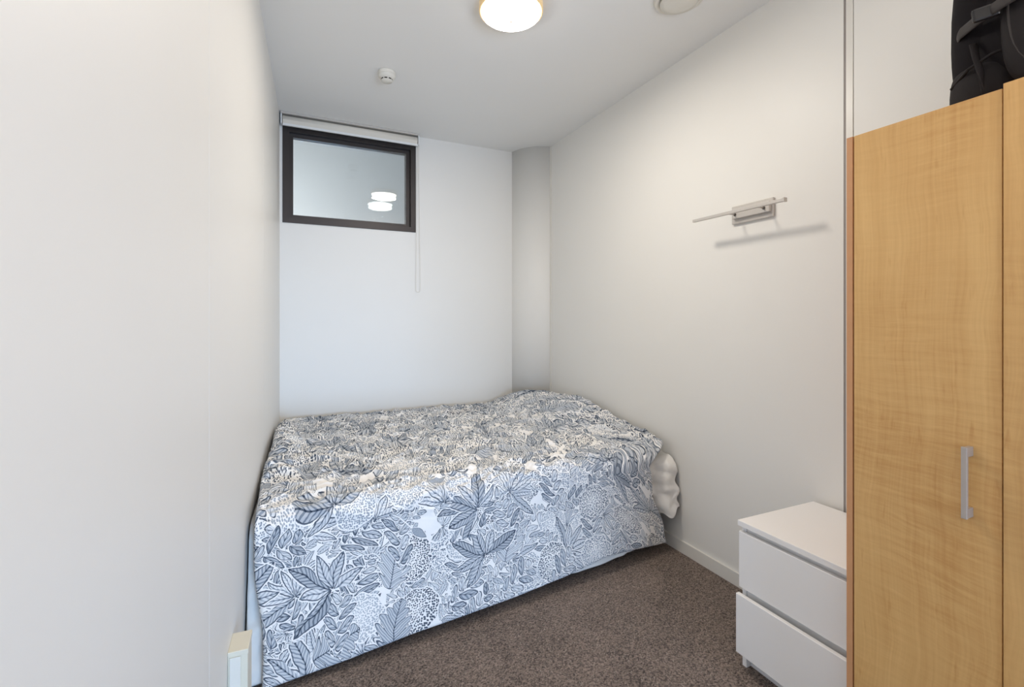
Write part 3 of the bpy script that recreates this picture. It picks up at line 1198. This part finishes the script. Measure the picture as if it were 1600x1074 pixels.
for (a0, a1, zt, out, mm, hs) in doors:
    d = wbox('door', (WXF - out, WXF - out + 0.0185, a0, a1, 0.072, zt), mm, 0.001)
    hy = (a0 + 0.053) if hs < 0 else (a1 - 0.053)
    if a0 < 0.4:
        hy = a0 + 0.053 if a0 < 0 else a0 + 0.05
    bm = bmesh.new()
    X = WXF - out
    bx(bm, X - 0.031, X - 0.023, hy - 0.0055, hy + 0.0055, 0.855, 1.017, 0.0012)
    bx(bm, X - 0.0245, X + 0.0002, hy - 0.0050, hy + 0.0050, 0.856, 0.878, 0.0015)
    bx(bm, X - 0.0245, X + 0.0002, hy - 0.0050, hy + 0.0050, 0.994, 1.016, 0.0015)
    local(fin('handle', bm, M_handle, d), wa)

# ------------------------------------------------------------------ backpack on the wardrobe
bp_ = thing('backpack', 'black backpack standing on top of the maple wardrobe', 'backpack', (1.62, 0.46, 1.804))


def superq(bm, c, s, e1=0.35, e2=0.35, nu=40, nv=28, taper=0.0, lean=(0, 0)):
    def sp(w, e):
        return math.copysign(abs(w) ** e, w)
    rows = []
    for j in range(nv + 1):
        ph = -PI / 2 + PI * j / nv
        row = []
        for i in range(nu):
            th = 2 * PI * i / nu
            zz = sp(math.sin(ph), e1)
            k = 1 - taper * max(0, (zz + 0.2)) ** 1.8
            x = sp(math.cos(ph), e1) * sp(math.cos(th), e2) * k
            y = sp(math.cos(ph), e1) * sp(math.sin(th), e2) * k
            row.append(bm.verts.new((c[0] + s[0] * x + lean[0] * (zz + 1), c[1] + s[1] * y + lean[1] * (zz + 1), c[2] + s[2] * zz)))
        rows.append(row)
    for j in range(nv):
        for i in range(nu):
            i2 = (i + 1) % nu
            bm.faces.new((rows[j][i], rows[j][i2], rows[j + 1][i2], rows[j + 1][i]))
    bmesh.ops.remove_doubles(bm, verts=bm.verts, dist=1e-5)


bm = bmesh.new()
superq(bm, (0.02, -0.02, 0.29), (0.16, 0.205, 0.29), 0.45, 0.5, taper=0.26, lean=(0.01, -0.012))
fin('main_body', bm, M_black, bp_, True)
bm = bmesh.new()
superq(bm, (-0.120, -0.045, 0.25), (0.055, 0.125, 0.235), 0.45, 0.5, taper=0.22)
fin('front_pocket', bm, M_black2, bp_, True)
# piped seam round the front pocket
bm = bmesh.new()
pp = []
for i in range(41):
    a = 2 * PI * i / 40
    ca, sa = math.cos(a), math.sin(a)
    pp.append((-0.166, -0.045 + 0.104 * math.copysign(abs(ca) ** 0.6, ca), 0.25 + 0.205 * math.copysign(abs(sa) ** 0.7, sa)))
tube(bm, pp, 0.003, 8)
fin('piping', bm, M_grey_nylon, bp_, True)
# padded side panel
bm = bmesh.new()
superq(bm, (0.0, 0.125, 0.262), (0.120, 0.085, 0.262), 0.55, 0.75, taper=0.20)
fin('side_panel', bm, M_black, bp_, True)
# mesh bottle pocket low on the side, with its elastic hem
bm = bmesh.new()
superq(bm, (-0.045, 0.120, 0.062), (0.088, 0.083, 0.062), 0.4, 0.8, taper=0.05)
fin('bottle_pocket', bm, M_black2, bp_, True)
bm = bmesh.new()
tube(bm, [(-0.108, 0.185, 0.080), (-0.136, 0.140, 0.104), (-0.142, 0.095, 0.118), (-0.140, 0.060, 0.122)], 0.0035, 8)
fin('pocket_hem', bm, M_black2, bp_, True)
# grey gusset between side panel and pocket
bm = bmesh.new()
tube(bm, [(-0.126, 0.135, 0.165), (-0.138, 0.125, 0.125), (-0.148, 0.112, 0.08), (-0.150, 0.108, 0.04), (-0.146, 0.108, 0.005)], 0.01, 10, flat=(0.008, 0.004))
fin('gusset', bm, M_black2, bp_, True)
# compression strap with its buckle
bm = bmesh.new()
tube(bm, [(-0.080, 0.190, 0.203), (-0.124, 0.160, 0.204), (-0.156, 0.115, 0.205), (-0.180, 0.065, 0.208), (-0.192, 0.02, 0.212), (-0.194, -0.03, 0.215)], 0.01, 10, flat=(0.003, 0.014))
fin('compression_strap', bm, M_grey_nylon, bp_, True)
bm = bmesh.new()
t = bmesh.new()
bx(t, -0.006, 0.006, -0.024, 0.024, -0.016, 0.016, 0.005)
t.transform(Matrix.Translation((-0.171, 0.094, 0.206)) @ Matrix.Rotation(math.radians(-6), 4, 'X') @ Matrix.Rotation(math.radians(28), 4, 'Z'))
merge(bm, t)
fin('buckle', bm, M_buckle, bp_)
# shoulder strap hanging at the far side, and the haul loop
bm = bmesh.new()
tube(bm, [(0.15, 0.05, 0.50), (0.19, 0.10, 0.42), (0.20, 0.12, 0.28), (0.19, 0.12, 0.14), (0.17, 0.12, 0.05)], 0.02, 10, flat=(0.008, 0.030))
fin('shoulder_strap', bm, M_black2, bp_, True)
bm = bmesh.new()
tube(bm, [(0.08, 0.03, 0.555), (0.085, 0.02, 0.60), (0.085, -0.03, 0.615), (0.08, -0.08, 0.60), (0.075, -0.09, 0.555)], 0.006, 8)
fin('haul_loop', bm, M_black2, bp_, True)
